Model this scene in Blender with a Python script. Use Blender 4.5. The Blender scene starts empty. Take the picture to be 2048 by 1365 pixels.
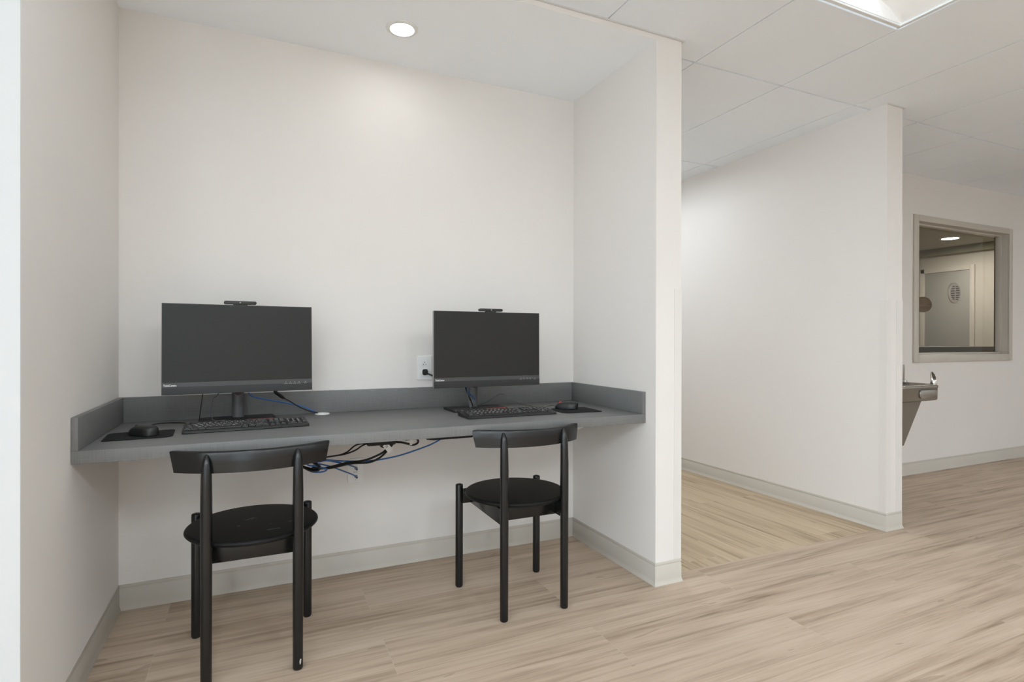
import bpy, bmesh, math, random
from mathutils import Vector, Matrix
random.seed(7)
SC = bpy.context.scene
COL = SC.collection
PI = math.pi
R = math.radians

# ------------------------------------------------------------------ camera numbers (image 2048 x 1365)
F_PX = 1118.3777
CAM_LOC = (0.5128, -2.7592, 1.1175)
CAM_YAW, CAM_PITCH, CAM_ROLL = 0.4292, -0.0019, 0.0022

# ------------------------------------------------------------------ room numbers (metres)
W = 2.1604          # alcove width
ZA = 2.4783         # alcove ceiling
ZC = 2.5042         # tile ceiling
YR = -0.7264        # front of the alcove's right wall and of the bulkhead
X1 = 2.3046         # passage side of that wall
X2, X3 = 3.8675, 4.0122   # second wall
Y2 = -0.6956
YL = -1.049         # front of the left wall
YF = 0.0978         # far wall face
YB = -5.6           # wall behind the camera
XW, XE = -4.6, 10.2
YEND = 4.0
GX, GY, TX, TY = 2.501, -0.5978, 0.6096, 1.2192

# ================================================================== mesh helpers
def cr(*a):
    return Vector(a)

class MB:
    """collects shapes; build() links them as one mesh object"""
    def __init__(self):
        self.bm = bmesh.new()
    def box(self, x0, x1, y0, y1, z0, z1, bev=0.0, seg=2, mat=0, M=None):
        bm = self.bm
        r = bmesh.ops.create_cube(bm, size=1.0)
        vs = r['verts']
        for v in vs:
            v.co = Vector(((x0+x1)/2 + v.co.x*(x1-x0), (y0+y1)/2 + v.co.y*(y1-y0), (z0+z1)/2 + v.co.z*(z1-z0)))
        fs = set(f for v in vs for f in v.link_faces)
        if bev > 0:
            es = list(set(e for v in vs for e in v.link_edges))
            rr = bmesh.ops.bevel(bm, geom=es, offset=bev, segments=seg, profile=0.5, affect='EDGES')
            fs = set(rr['faces']) | set(f for f in fs if f.is_valid)
            vs = list(set(v for f in fs for v in f.verts))
        for f in fs:
            f.material_index = mat
        if M is not None:
            for v in vs:
                v.co = M @ v.co
        return self
    def prism(self, poly, z0, z1, bev=0.0, seg=2, M=None, mat=0):
        """poly: list of (x, y), extruded in z"""
        bm = self.bm
        a = [bm.verts.new((p[0], p[1], z0)) for p in poly]
        b = [bm.verts.new((p[0], p[1], z1)) for p in poly]
        n = len(poly)
        fs = [bm.faces.new(a[::-1]), bm.faces.new(b)]
        for i in range(n):
            fs.append(bm.faces.new((a[i], a[(i+1) % n], b[(i+1) % n], b[i])))
        vs = a+b
        if bev > 0:
            es = list(set(e for f in fs[:2] for e in f.edges))
            rr = bmesh.ops.bevel(bm, geom=es, offset=bev, segments=seg, profile=0.5, affect='EDGES')
            fs = [f for f in set(rr['faces']) | set(fs) if f.is_valid]
            vs = list(set(v for f in fs for v in f.verts))
        for f in fs:
            f.material_index = mat
        if M is not None:
            for v in vs:
                v.co = M @ v.co
        return self
    def rings(self, rings, cap=True, closed=True, mat=0):
        """skin a list of vertex rings"""
        bm = self.bm
        rv = [[bm.verts.new(p) for p in r] for r in rings]
        n = len(rv[0])
        for k in range(len(rv)-1):
            for i in range(n if closed else n-1):
                j = (i+1) % n
                f = bm.faces.new((rv[k][i], rv[k][j], rv[k+1][j], rv[k+1][i]))
                f.material_index = mat
        if cap and closed:
            bm.faces.new(rv[0][::-1]).material_index = mat
            bm.faces.new(rv[-1]).material_index = mat
        return self
    def lathe(self, prof, n=48, c=(0, 0, 0), M=None, mat=0, sx=1.0, sy=1.0):
        """prof: list of (r, z)"""
        rings = []
        for r, z in prof:
            ring = []
            for i in range(n):
                t = 2*PI*i/n
                p = Vector((c[0]+sx*max(r, 1e-5)*math.cos(t), c[1]+sy*max(r, 1e-5)*math.sin(t), c[2]+z))
                ring.append(M @ p if M is not None else p)
            rings.append(ring)
        return self.rings(rings, mat=mat)
    def tube(self, pts, r, n=10, smooth=6, mat=0):
        """tube through control points (Catmull-Rom)"""
        P = [Vector(p) for p in pts]
        if smooth > 1 and len(P) > 2:
            Q = []
            E = [P[0]*2-P[1]] + P + [P[-1]*2-P[-2]]
            for i in range(1, len(E)-2):
                p0, p1, p2, p3 = E[i-1], E[i], E[i+1], E[i+2]
                for s in range(smooth):
                    t = s/smooth
                    Q.append(0.5*((2*p1)+(p2-p0)*t+(2*p0-5*p1+4*p2-p3)*t*t+(3*p1-p0-3*p2+p3)*t**3))
            Q.append(P[-1])
            P = Q
        rings = []
        up = None
        for i, p in enumerate(P):
            d = (P[min(i+1, len(P)-1)]-P[max(i-1, 0)])
            d = d.normalized() if d.length > 1e-9 else Vector((0, 0, 1))
            if up is None:
                up = d.orthogonal().normalized()
            up = (up - d*up.dot(d))
            up = up.normalized() if up.length > 1e-6 else d.orthogonal().normalized()
            s = d.cross(up)
            rr = r(i/(len(P)-1)) if callable(r) else r
            rings.append([p+up*rr*math.cos(2*PI*k/n)+s*rr*math.sin(2*PI*k/n) for k in range(n)])
        return self.rings(rings, mat=mat)
    def cyl(self, a, b, r, n=24, r2=None, bev=0.0):
        a, b = Vector(a), Vector(b)
        d = (b-a)
        L = d.length
        q = d.to_track_quat('Z', 'Y').to_matrix().to_4x4()
        M = Matrix.Translation(a) @ q
        r2 = r if r2 is None else r2
        if bev > 0:
            prof = [(r-bev, 0), (r-bev*.3, bev*.3), (r, bev), (r2, L-bev), (r2-bev*.3, L-bev*.3), (r2-bev, L)]
        else:
            prof = [(r, 0), (r2, L)]
        return self.lathe(prof, n=n, M=M)
    def build(self, name, mats, parent=None, loc=None, rotz=0.0, smooth=True, angle=35):
        bm = self.bm
        bmesh.ops.recalc_face_normals(bm, faces=bm.faces[:])
        me = bpy.data.meshes.new(name)
        bm.to_mesh(me)
        bm.free()
        if not isinstance(mats, (list, tuple)):
            mats = [mats]
        for m in mats:
            me.materials.append(m)
        o = bpy.data.objects.new(name, me)
        COL.objects.link(o)
        if parent is not None:
            o.parent = parent
        if loc is not None:
            o.location = loc
        o.rotation_euler.z = rotz
        if smooth:
            for p in me.polygons:
                p.use_smooth = True
            try:
                me.set_sharp_from_angle(angle=R(angle))
            except Exception:
                pass
        return o

def rrect(w, d, r, n=6, c=(0, 0)):
    pts = []
    for (sx, sy, a0) in ((1, 1, 0), (-1, 1, 90), (-1, -1, 180), (1, -1, 270)):
        cx, cy = c[0]+sx*(w/2-r), c[1]+sy*(d/2-r)
        for k in range(n+1):
            a = R(a0+90*k/n)
            pts.append((cx+r*math.cos(a), cy+r*math.sin(a)))
    return pts

def rrect4(w, d, rs, n=6):
    """rounded rectangle, radii for corners (+,+), (-,+), (-,-), (+,-)"""
    pts = []
    for (sx, sy, a0), r in zip(((1, 1, 0), (-1, 1, 90), (-1, -1, 180), (1, -1, 270)), rs):
        cx, cy = sx*(w/2-r), sy*(d/2-r)
        for k in range(n+1):
            a = R(a0+90*k/n)
            pts.append((cx+r*math.cos(a), cy+r*math.sin(a)))
    return pts

def empty(name, loc, label, cat, rotz=0.0, group=None):
    o = bpy.data.objects.new(name, None)
    o.empty_display_size = 0.05
    COL.objects.link(o)
    o.location = loc
    o.rotation_euler.z = rotz
    o['label'] = label
    o['category'] = cat
    if group:
        o['group'] = group
    return o

def tag(o, label, cat, group=None):
    o['label'] = label
    o['category'] = cat
    if group:
        o['group'] = group
    return o

def structure(o):
    o['kind'] = 'structure'
    return o

def copy_tree(o, parent=None):
    c = o.copy()
    COL.objects.link(c)
    if parent is not None:
        c.parent = parent
    for ch in list(o.children):
        copy_tree(ch, c)
    return c

TEXTS = []
def text_mesh(items, name, mat, parent):
    """items: list of (string, size, matrix, x-scale); flat lettering as one mesh"""
    obs = []
    for s, size, M, sx in items:
        c = bpy.data.curves.new('lettering', 'FONT')
        c.body = s
        c.size = size
        c.align_x = 'CENTER'
        c.align_y = 'CENTER'
        c.offset = size*0.018
        c.resolution_u = 2
        o = bpy.data.objects.new('lettering', c)
        COL.objects.link(o)
        obs.append((o, M, sx))
    bpy.context.view_layer.update()
    dg = bpy.context.evaluated_depsgraph_get()
    bm = bmesh.new()
    for o, M, sx in obs:
        me = bpy.data.meshes.new_from_object(o.evaluated_get(dg))
        me.transform(M @ Matrix.Diagonal((sx, 1, 1, 1)))
        bm.from_mesh(me)
        bpy.data.meshes.remove(me)
    for o, M, sx in obs:
        c = o.data
        bpy.data.objects.remove(o)
        bpy.data.curves.remove(c)
    me = bpy.data.meshes.new(name)
    bm.to_mesh(me)
    bm.free()
    me.materials.append(mat)
    o = bpy.data.objects.new(name, me)
    COL.objects.link(o)
    o.parent = parent
    return o

# ================================================================== materials
def srgb(r, g, b):
    f = lambda c: (c/255/12.92) if c/255 <= 0.04045 else ((c/255+0.055)/1.055)**2.4
    return (f(r), f(g), f(b), 1.0)

def new_mat(name):
    m = bpy.data.materials.new(name)
    m.use_nodes = True
    nt = m.node_tree
    bs = nt.nodes['Principled BSDF']
    return m, nt, bs

def plain(name, col, rough=0.5, spec=0.5, metal=0.0, noise=0.0, nscale=40.0, bump=0.0, bscale=200.0, coat=0.0):
    m, nt, bs = new_mat(name)
    bs.inputs['Base Color'].default_value = col
    bs.inputs['Roughness'].default_value = rough
    bs.inputs['Specular IOR Level'].default_value = spec
    bs.inputs['Metallic'].default_value = metal
    bs.inputs['Coat Weight'].default_value = coat
    tc = nt.nodes.new('ShaderNodeTexCoord')
    if noise > 0:
        n = nt.nodes.new('ShaderNodeTexNoise')
        n.inputs['Scale'].default_value = nscale
        n.inputs['Detail'].default_value = 4
        nt.links.new(tc.outputs['Object'], n.inputs['Vector'])
        mx = nt.nodes.new('ShaderNodeMix')
        mx.data_type = 'RGBA'
        mx.inputs[6].default_value = tuple(c*(1-noise) for c in col[:3])+(1,)
        mx.inputs[7].default_value = tuple(min(1, c*(1+noise)) for c in col[:3])+(1,)
        nt.links.new(n.outputs['Fac'], mx.inputs[0])
        nt.links.new(mx.outputs[2], bs.inputs['Base Color'])
    if bump > 0:
        n = nt.nodes.new('ShaderNodeTexNoise')
        n.inputs['Scale'].default_value = bscale
        n.inputs['Detail'].default_value = 3
        nt.links.new(tc.outputs['Object'], n.inputs['Vector'])
        b = nt.nodes.new('ShaderNodeBump')
        b.inputs['Strength'].default_value = bump
        b.inputs['Distance'].default_value = 0.002
        nt.links.new(n.outputs['Fac'], b.inputs['Height'])
        nt.links.new(b.outputs['Normal'], bs.inputs['Normal'])
    return m

def emit(name, col, strength):
    m = bpy.data.materials.new(name)
    m.use_nodes = True
    nt = m.node_tree
    nt.nodes.clear()
    e = nt.nodes.new('ShaderNodeEmission')
    e.inputs['Color'].default_value = col
    e.inputs['Strength'].default_value = strength
    o = nt.nodes.new('ShaderNodeOutputMaterial')
    nt.links.new(e.outputs[0], o.inputs[0])
    return m

class G:
    """tiny node-graph writer"""
    def __init__(self, nt):
        self.nt = nt
    def math(self, op, a, b=None, c=None):
        n = self.nt.nodes.new('ShaderNodeMath')
        n.operation = op
        for i, v in enumerate((a, b, c)):
            if v is None:
                continue
            if isinstance(v, (int, float)):
                n.inputs[i].default_value = v
            else:
                self.nt.links.new(v, n.inputs[i])
        return n.outputs[0]
    def xyz(self, x, y, z):
        n = self.nt.nodes.new('ShaderNodeCombineXYZ')
        for i, v in enumerate((x, y, z)):
            if isinstance(v, (int, float)):
                n.inputs[i].default_value = v
            else:
                self.nt.links.new(v, n.inputs[i])
        return n.outputs[0]
    def noise(self, vec, scale, detail=4, rough=0.5, dist=0.0):
        n = self.nt.nodes.new('ShaderNodeTexNoise')
        n.inputs['Scale'].default_value = scale
        n.inputs['Detail'].default_value = detail
        n.inputs['Roughness'].default_value = rough
        n.inputs['Distortion'].default_value = dist
        self.nt.links.new(vec, n.inputs['Vector'])
        return n.outputs['Fac']
    def white(self, vec):
        n = self.nt.nodes.new('ShaderNodeTexWhiteNoise')
        n.noise_dimensions = '3D'
        self.nt.links.new(vec, n.inputs['Vector'])
        return n.outputs['Value']
    def ramp(self, fac, stops):
        n = self.nt.nodes.new('ShaderNodeValToRGB')
        cr_ = n.color_ramp
        while len(cr_.elements) < len(stops):
            cr_.elements.new(0.5)
        for e, (p, c) in zip(cr_.elements, stops):
            e.position = p
            e.color = c
        self.nt.links.new(fac, n.inputs[0])
        return n.outputs[0]
    def mix(self, fac, a, b, mode='MIX'):
        n = self.nt.nodes.new('ShaderNodeMix')
        n.data_type = 'RGBA'
        n.blend_type = mode
        for i, v in ((0, fac), (6, a), (7, b)):
            if isinstance(v, (int, float, tuple)):
                n.inputs[i].default_value = v
            else:
                self.nt.links.new(v, n.inputs[i])
        return n.outputs[2]

def plank_floor(name, along_x=True, tint=(1, 1, 1)):
    """wide vinyl planks 0.2405 x 1.52 m, half-offset rows"""
    m, nt, bs = new_mat(name)
    g = G(nt)
    tc = nt.nodes.new('ShaderNodeTexCoord')
    sp = nt.nodes.new('ShaderNodeSeparateXYZ')
    nt.links.new(tc.outputs['Object'], sp.inputs[0])
    a, c = (sp.outputs[0], sp.outputs[1]) if along_x else (sp.outputs[1], sp.outputs[0])
    PW, PL = 0.2405, 1.5165
    rowf = g.math('DIVIDE', g.math('ADD', c, 0.189), PW)
    row = g.math('FLOOR', rowf)
    vfr = g.math('SUBTRACT', rowf, row)
    par = g.math('MODULO', g.math('ADD', row, 200.0), 2.0)
    # rows alternate by half a plank
    off = g.math('MULTIPLY_ADD', par, -PL/2, -0.944 + PL/2)
    colf = g.math('DIVIDE', g.math('ADD', a, off), PL)
    col = g.math('FLOOR', colf)
    ufr = g.math('SUBTRACT', colf, col)
    rnd = g.white(g.xyz(row, col, 3.0))
    rnd2 = g.white(g.xyz(col, row, 9.0))
    # grain coordinates
    ga = g.math('ADD', a, g.math('MULTIPLY', rnd, 37.0))
    gc = g.math('ADD', c, g.math('MULTIPLY', rnd2, 11.0))
    broad = g.noise(g.xyz(g.math('MULTIPLY', ga, 0.65), g.math('MULTIPLY', gc, 9.0), rnd), 1.6, 5, 0.55, 0.6)
    wav = g.noise(g.xyz(g.math('MULTIPLY', ga, 1.0), g.math('MULTIPLY', gc, 34.0), rnd2), 1.5, 6, 0.62, 0.7)
    fine = g.noise(g.xyz(g.math('MULTIPLY', ga, 4.0), g.math('MULTIPLY', gc, 170.0), 0.0), 1.3, 3, 0.6)
    knot = g.noise(g.xyz(g.math('MULTIPLY', ga, 2.2), g.math('MULTIPLY', gc, 9.0), 4.0), 1.5, 2, 0.5, 0.3)
    s = g.math('ADD', g.math('MULTIPLY', broad, 0.50), g.math('ADD', g.math('MULTIPLY', wav, 0.38), g.math('MULTIPLY', fine, 0.12)))
    s = g.math('ADD', s, g.math('MULTIPLY', g.math('SUBTRACT', rnd, 0.5), 0.045))
    T = lambda r_, g_, b_: (r_*tint[0], g_*tint[1], b_*tint[2], 1)
    colr = g.ramp(s, [(0.345, T(0.240, 0.169, 0.112)), (0.437, T(0.398, 0.301, 0.218)), (0.518, T(0.500, 0.391, 0.294)), (0.65, T(0.585, 0.472, 0.366))])
    kn = g.math('MULTIPLY', g.math('LESS_THAN', knot, 0.285), 0.35)
    colr = g.mix(kn, colr, T(0.20, 0.145, 0.105))
    # joints: long seams barely readable, butt ends a light hairline
    du = g.math('MULTIPLY', g.math('MINIMUM', ufr, g.math('SUBTRACT', 1.0, ufr)), PL)
    dv = g.math('MULTIPLY', g.math('MINIMUM', vfr, g.math('SUBTRACT', 1.0, vfr)), PW)
    butt = g.math('MULTIPLY', g.math('LESS_THAN', du, 0.0016), 0.32)
    seam = g.math('MULTIPLY', g.math('LESS_THAN', dv, 0.0009), 0.22)
    colr = g.mix(butt, colr, T(0.56, 0.48, 0.40))
    colr = g.mix(seam, colr, T(0.20, 0.155, 0.12))
    nt.links.new(colr, bs.inputs['Base Color'])
    bs.inputs['Roughness'].default_value = 0.50
    bs.inputs['Specular IOR Level'].default_value = 0.35
    b = nt.nodes.new('ShaderNodeBump')
    b.inputs['Strength'].default_value = 0.10
    b.inputs['Distance'].default_value = 0.001
    nt.links.new(fine, b.inputs['Height'])
    nt.links.new(b.outputs['Normal'], bs.inputs['Normal'])
    return m

def linen(name, col):
    """grey laminate with a crossed linen weave"""
    m, nt, bs = new_mat(name)
    g = G(nt)
    tc = nt.nodes.new('ShaderNodeTexCoord')
    sp = nt.nodes.new('ShaderNodeSeparateXYZ')
    nt.links.new(tc.outputs['Object'], sp.inputs[0])
    x, y, z = sp.outputs[0], sp.outputs[1], sp.outputs[2]
    yz = g.math('ADD', y, z)
    n1 = g.noise(g.xyz(g.math('MULTIPLY', x, 14.0), g.math('MULTIPLY', yz, 420.0), 0.0), 1.0, 3, 0.6)
    n2 = g.noise(g.xyz(g.math('MULTIPLY', g.math('ADD', x, g.math('MULTIPLY', y, 0.9)), 420.0), g.math('MULTIPLY', yz, 14.0), 5.0), 1.0, 3, 0.6)
    n3 = g.noise(tc.outputs['Object'], 3.0, 3)
    s = g.math('ADD', g.math('MULTIPLY', n1, 0.42), g.math('ADD', g.math('MULTIPLY', n2, 0.42), g.math('MULTIPLY', n3, 0.16)))
    lo = tuple(c*0.84 for c in col[:3])+(1,)
    hi = tuple(c*1.17 for c in col[:3])+(1,)
    nt.links.new(g.ramp(s, [(0.36, lo), (0.64, hi)]), bs.inputs['Base Color'])
    bs.inputs['Roughness'].default_value = 0.48
    bs.inputs['Specular IOR Level'].default_value = 0.4
    return m

def seat_black(name, scuffs=False):
    """black lacquered wood with a faint grain, and scuff marks when asked for"""
    m, nt, bs = new_mat(name)
    g = G(nt)
    tc = nt.nodes.new('ShaderNodeTexCoord')
    sp = nt.nodes.new('ShaderNodeSeparateXYZ')
    nt.links.new(tc.outputs['Object'], sp.inputs[0])
    x, y = sp.outputs[0], sp.outputs[1]
    n = g.noise(g.xyz(g.math('MULTIPLY', x, 5.0), g.math('MULTIPLY', y, 140.0), 0.0), 1.0, 4, 0.6)
    base = g.ramp(n, [(0.3, (0.0055, 0.0055, 0.0055, 1)), (0.75, (0.012, 0.012, 0.0115, 1))])
    if scuffs:
        w = nt.nodes.new('ShaderNodeTexWave')
        w.wave_type = 'RINGS'
        w.inputs['Scale'].default_value = 3.3
        w.inputs['Distortion'].default_value = 5.0
        w.inputs['Detail'].default_value = 3.0
        w.inputs['Detail Scale'].default_value = 2.0
        nt.links.new(g.xyz(g.math('ADD', x, 0.16), g.math('ADD', y, 0.1), 0.0), w.inputs['Vector'])
        line = g.math('GREATER_THAN', w.outputs['Fac'], 0.975)
        brk = g.math('GREATER_THAN', g.noise(tc.outputs['Object'], 24.0, 3), 0.55)
        dx = g.math('SUBTRACT', x, 0.045)
        dy = g.math('ADD', y, 0.05)
        d2 = g.math('ADD', g.math('MULTIPLY', dx, dx), g.math('MULTIPLY', dy, dy))
        reg = g.math('LESS_THAN', d2, 0.0115)
        fac = g.math('MULTIPLY', g.math('MULTIPLY', line, brk), g.math('MULTIPLY', reg, 0.42))
        base = g.mix(fac, base, (0.30, 0.29, 0.27, 1))
    nt.links.new(base, bs.inputs['Base Color'])
    bs.inputs['Roughness'].default_value = 0.42
    bs.inputs['Specular IOR Level'].default_value = 0.14
    return m

WALL = plain('wall_paint', (0.762, 0.738, 0.712, 1), 0.62, 0.35, noise=0.012, nscale=3.0, bump=0.06, bscale=260)
WALL_TONED = plain('end_face_toned_paint', (0.53, 0.535, 0.535, 1), 0.62, 0.3, bump=0.05, bscale=260)  # greyer than the wall paint, to hold down strong light on the end face
GYP = plain('ceiling_paint', (0.905, 0.945, 0.982, 1), 0.85, 0.2)
TILE = plain('ceiling_tile', (0.865, 0.915, 0.968, 1), 0.95, 0.1, noise=0.015, nscale=160, bump=0.25, bscale=420)
GRID = plain('ceiling_grid', (0.62, 0.62, 0.61, 1), 0.6)
BASE = plain('vinyl_base', (0.560, 0.530, 0.475, 1), 0.45, 0.45, noise=0.02, nscale=6)
FLOOR = plank_floor('plank_floor', True)
FLOORP = plank_floor('plank_floor_passage', False, (1.0, 1.0, 0.91))
LAM = linen('grey_laminate', (0.163, 0.163, 0.161, 1))
BLACKWOOD = seat_black('black_wood')
BLACKSEAT = seat_black('black_wood_scuffed', True)
FRAMEBLK = plain('black_lacquer', (0.0058, 0.0058, 0.0060, 1), 0.27, 0.46)
CHIP = plain('bare_wood_chip', (0.46, 0.43, 0.39, 1), 0.7)
SCREEN = plain('screen_glass', (0.017, 0.0165, 0.016, 1), 0.40, 0.30)
BEZEL = plain('dark_grey_plastic', (0.018, 0.018, 0.018, 1), 0.45, 0.35, bump=0.03, bscale=900)
CHINTOP = plain('chin_strip_lit', (0.045, 0.045, 0.045, 1), 0.45, 0.45)  # chin plastic made lighter; the lit look is put into the colour
SIDESIL = plain('silver_plastic', (0.33, 0.33, 0.33, 1), 0.38, 0.5, metal=0.3)
BLKPL = plain('black_plastic', (0.010, 0.010, 0.010, 1), 0.42, 0.5)
KEYPL = plain('key_plastic', (0.014, 0.014, 0.014, 1), 0.5, 0.45)
RED = plain('red_plastic', (0.62, 0.035, 0.025, 1), 0.45)
DKRED = plain('dark_red_plastic', (0.050, 0.006, 0.008, 1), 0.5)
POLE = plain('stand_metal', (0.095, 0.095, 0.096, 1), 0.42, 0.5, metal=0.2)
WHITEINK = plain('white_print', (0.80, 0.80, 0.79, 1), 0.6)
GREYINK = plain('grey_print', (0.30, 0.30, 0.30, 1), 0.6)
RUBBER = plain('black_rubber', (0.0085, 0.0085, 0.0085, 1), 0.55, 0.4)
GREYCORD = plain('grey_cord', (0.060, 0.060, 0.060, 1), 0.5)
MAT_ = plain('mouse_mat_cloth', (0.0125, 0.0125, 0.0125, 1), 0.85, 0.25, noise=0.3, nscale=900, bump=0.2, bscale=1500)
BLUE = plain('blue_cable', (0.035, 0.125, 0.36, 1), 0.45)
WHITEPL = plain('white_plastic', (0.80, 0.80, 0.79, 1), 0.35, 0.5)
SLOT = plain('dark_slot', (0.02, 0.02, 0.02, 1), 0.7)
CLEARPL = plain('clear_jack_plastic', (0.42, 0.42, 0.44, 1), 0.25, 0.5)
PAPER = plain('label_paper', (0.78, 0.78, 0.76, 1), 0.8)
GUARD = plain('corner_guard_vinyl', (0.735, 0.712, 0.685, 1), 0.42, 0.5)
STEEL = plain('stainless_steel', (0.36, 0.345, 0.315, 1), 0.34, 0.5, metal=1.0, noise=0.08, nscale=30)
STEELD = plain('grey_steel_shroud', (0.17, 0.145, 0.115, 1), 0.48, 0.5, metal=0.4)
SATIN = plain('satin_metal', (0.50, 0.465, 0.41, 1), 0.38, 0.5, metal=0.35)
CHROME = plain('chrome', (0.78, 0.77, 0.74, 1), 0.14, 0.5, metal=1.0)
FRAMEP = plain('frame_paint', (0.545, 0.505, 0.445, 1), 0.38, 0.5)
DOORG = plain('grey_door_paint', (0.36, 0.345, 0.33, 1), 0.5)
OFFW = plain('office_wall_paint', (0.62, 0.575, 0.53, 1), 0.7)
OFFC = plain('office_ceiling_dim', (0.40, 0.375, 0.29, 1), 0.85)  # weak light on this ceiling put into a darker olive colour
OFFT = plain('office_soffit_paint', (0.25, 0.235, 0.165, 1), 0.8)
COUNT = plain('counter_laminate', (0.075, 0.070, 0.050, 1), 0.5)
NAVY = plain('navy_laminate', (0.030, 0.040, 0.085, 1), 0.5)
DKGREY = plain('dark_grey_laminate', (0.06, 0.058, 0.055, 1), 0.5)
LENS_D = emit('downlight_lens_glow', (0.97, 0.965, 0.95, 1), 36.0)
LENS_O = emit('office_downlight_glow', (1.0, 0.975, 0.94, 1), 330.0)
LENS_T = emit('troffer_lens_glow', (0.875, 0.965, 1.035, 1), 2.7)
LENS_S = emit('unseen_fill_lens_glow', (0.875, 0.965, 1.035, 1), 36.0)  # unseen row behind the camera, added as strong fill
LENS_L = emit('unseen_left_fill_glow', (0.875, 0.965, 1.035, 1), 8.5)  # unseen near-row troffers at left, added to brighten the alcove
LENS_R = emit('unseen_right_fill_glow', (0.875, 0.965, 1.035, 1), 17.0)  # right part of the unseen added row, weaker fill
LENS_P = emit('passage_lens_glow', (0.91, 0.975, 1.03, 1), 20.0)
REFL = plain('white_reflector', (0.88, 0.88, 0.87, 1), 0.6)
WHITEMET = plain('white_metal', (0.78, 0.78, 0.77, 1), 0.45)
BRACKET = plain('cream_bracket_paint', (0.72, 0.70, 0.64, 1), 0.5)

def wood_disc_mat():
    m, nt, bs = new_mat('brown_wood')
    g = G(nt)
    tc = nt.nodes.new('ShaderNodeTexCoord')
    sp = nt.nodes.new('ShaderNodeSeparateXYZ')
    nt.links.new(tc.outputs['Object'], sp.inputs[0])
    n = g.noise(g.xyz(g.math('MULTIPLY', sp.outputs[0], 6.0), 0.0, g.math('MULTIPLY', sp.outputs[2], 90.0)), 1.0, 4, 0.6, 0.5)
    nt.links.new(g.ramp(n, [(0.35, (0.150, 0.085, 0.046, 1)), (0.65, (0.360, 0.220, 0.135, 1))]), bs.inputs['Base Color'])
    bs.inputs['Roughness'].default_value = 0.55
    return m
WOODD = wood_disc_mat()

def glass_mat():
    m = bpy.data.materials.new('window_glass')
    m.use_nodes = True
    nt = m.node_tree
    nt.nodes.clear()
    tr = nt.nodes.new('ShaderNodeBsdfTransparent')
    tr.inputs['Color'].default_value = (0.80, 0.79, 0.74, 1)
    gl = nt.nodes.new('ShaderNodeBsdfGlossy')
    gl.inputs['Roughness'].default_value = 0.02
    fr = nt.nodes.new('ShaderNodeFresnel')
    fr.inputs['IOR'].default_value = 1.52
    mx = nt.nodes.new('ShaderNodeMixShader')
    o = nt.nodes.new('ShaderNodeOutputMaterial')
    ge = nt.nodes.new('ShaderNodeNewGeometry')
    g = G(nt)
    nt.links.new(g.math('MULTIPLY', fr.outputs[0], g.math('SUBTRACT', 1.0, ge.outputs['Backfacing'])), mx.inputs[0])
    nt.links.new(tr.outputs[0], mx.inputs[1])
    nt.links.new(gl.outputs[0], mx.inputs[2])
    nt.links.new(mx.outputs[0], o.inputs[0])
    return m
GLASS = glass_mat()

# ================================================================== the setting
def wall(name, boxes, mat=WALL):
    mb = MB()
    for b in boxes:
        mb.box(*b)
    return structure(mb.build(name, mat, smooth=False))

ZT = 2.72
wall('wall_left', [(XW, 0.0, YL, 0.14, 0, ZT)])
wall('wall_back', [(0.0, W, 0.0, 0.14, 0, ZT)])
wall('wall_right', [(W, X1, YR, YEND, 0, ZT)])
wall('wall_passage', [(X2, X3, Y2, YEND, 0, ZT)])
wall('wall_end', [(X1, X2, YEND, YEND+0.1, 0, ZT)])
# far wall with the window opening
OX0, OX1, OZ0, OZ1 = 5.535, 7.000, 0.965, 2.150
wall('wall_far', [(X3, OX0, YF, YF+0.11, 0, ZT), (OX1, XE, YF, YF+0.11, 0, ZT),
                  (OX0, OX1, YF, YF+0.11, 0, OZ0), (OX0, OX1, YF, YF+0.11, OZ1, ZT)])
wall('wall_east', [(XE, XE+0.1, YB, YF+0.11, 0, ZT)])
# daylight: unseen opening added behind the camera for fill; glazed front at the corridor's left end
GF0, GF = -1.1, 0.0
wall('wall_front', [(XW, XE, YB-0.1, YB, 0, 0.01), (XW, XE, YB-0.1, YB, 2.46, ZT), (GF, XE, YB-0.1, YB, 0.01, 2.46), (XW, GF0, YB-0.1, YB, 0.01, 2.46)])
wall('wall_west', [(XW-0.1, XW, YB, YL, 0, 0.01), (XW-0.1, XW, YB, YL, 2.46, ZT), (XW-0.1, XW, YL-0.25, YL, 0.01, 2.46)])
structure(MB().box(XW, -0.0005, YL-0.003, YL-0.0002, 0.0, ZT-0.01).build('wall_left_end_skin', WALL_TONED, smooth=False))  # thin skin over the wall end, its brightness set by colour
# bulkhead and gypsum ceiling of the alcove
structure(MB().box(0.0, W, YR, 0.0, ZA, ZT).build('ceiling_alcove', GYP, smooth=False))
bulk = MB().box(0.0, W, YR-0.0006, YR, ZA, ZC+0.004).build('trim_1', WALL, smooth=False)
structure(bulk)

YP = -0.652
def plane(name, x0, x1, y0, y1, z, mat, t=0.05):
    return structure(MB().box(x0, x1, y0, y1, z-t, z).build(name, mat, smooth=False))
fl = MB()
fl.box(XW, XE, YB, YP, -0.05, 0).box(0, W, YP, 0, -0.05, 0).box(X3, XE, YP, YF, -0.05, 0)
structure(fl.build('floor', FLOOR, smooth=False))
plane('floor.001', X1, X2, YP, YEND, 0, FLOORP)

# wall angle round the free wall ends, under the tiles
def wall_angle(name, x0, x1, y):
    e = 0.011
    structure(MB().box(x0-0.0005, x1+e, y-e, y-0.0002, ZC-0.0045, ZC-0.0002).box(x1+0.0002, x1+e, y, y+0.35, ZC-0.0045, ZC-0.0002).build(name, GRID, smooth=False))
wall_angle('trim_4', 0.0, X1, YR)
wall_angle('trim_5', X2, X3, Y2)

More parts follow.
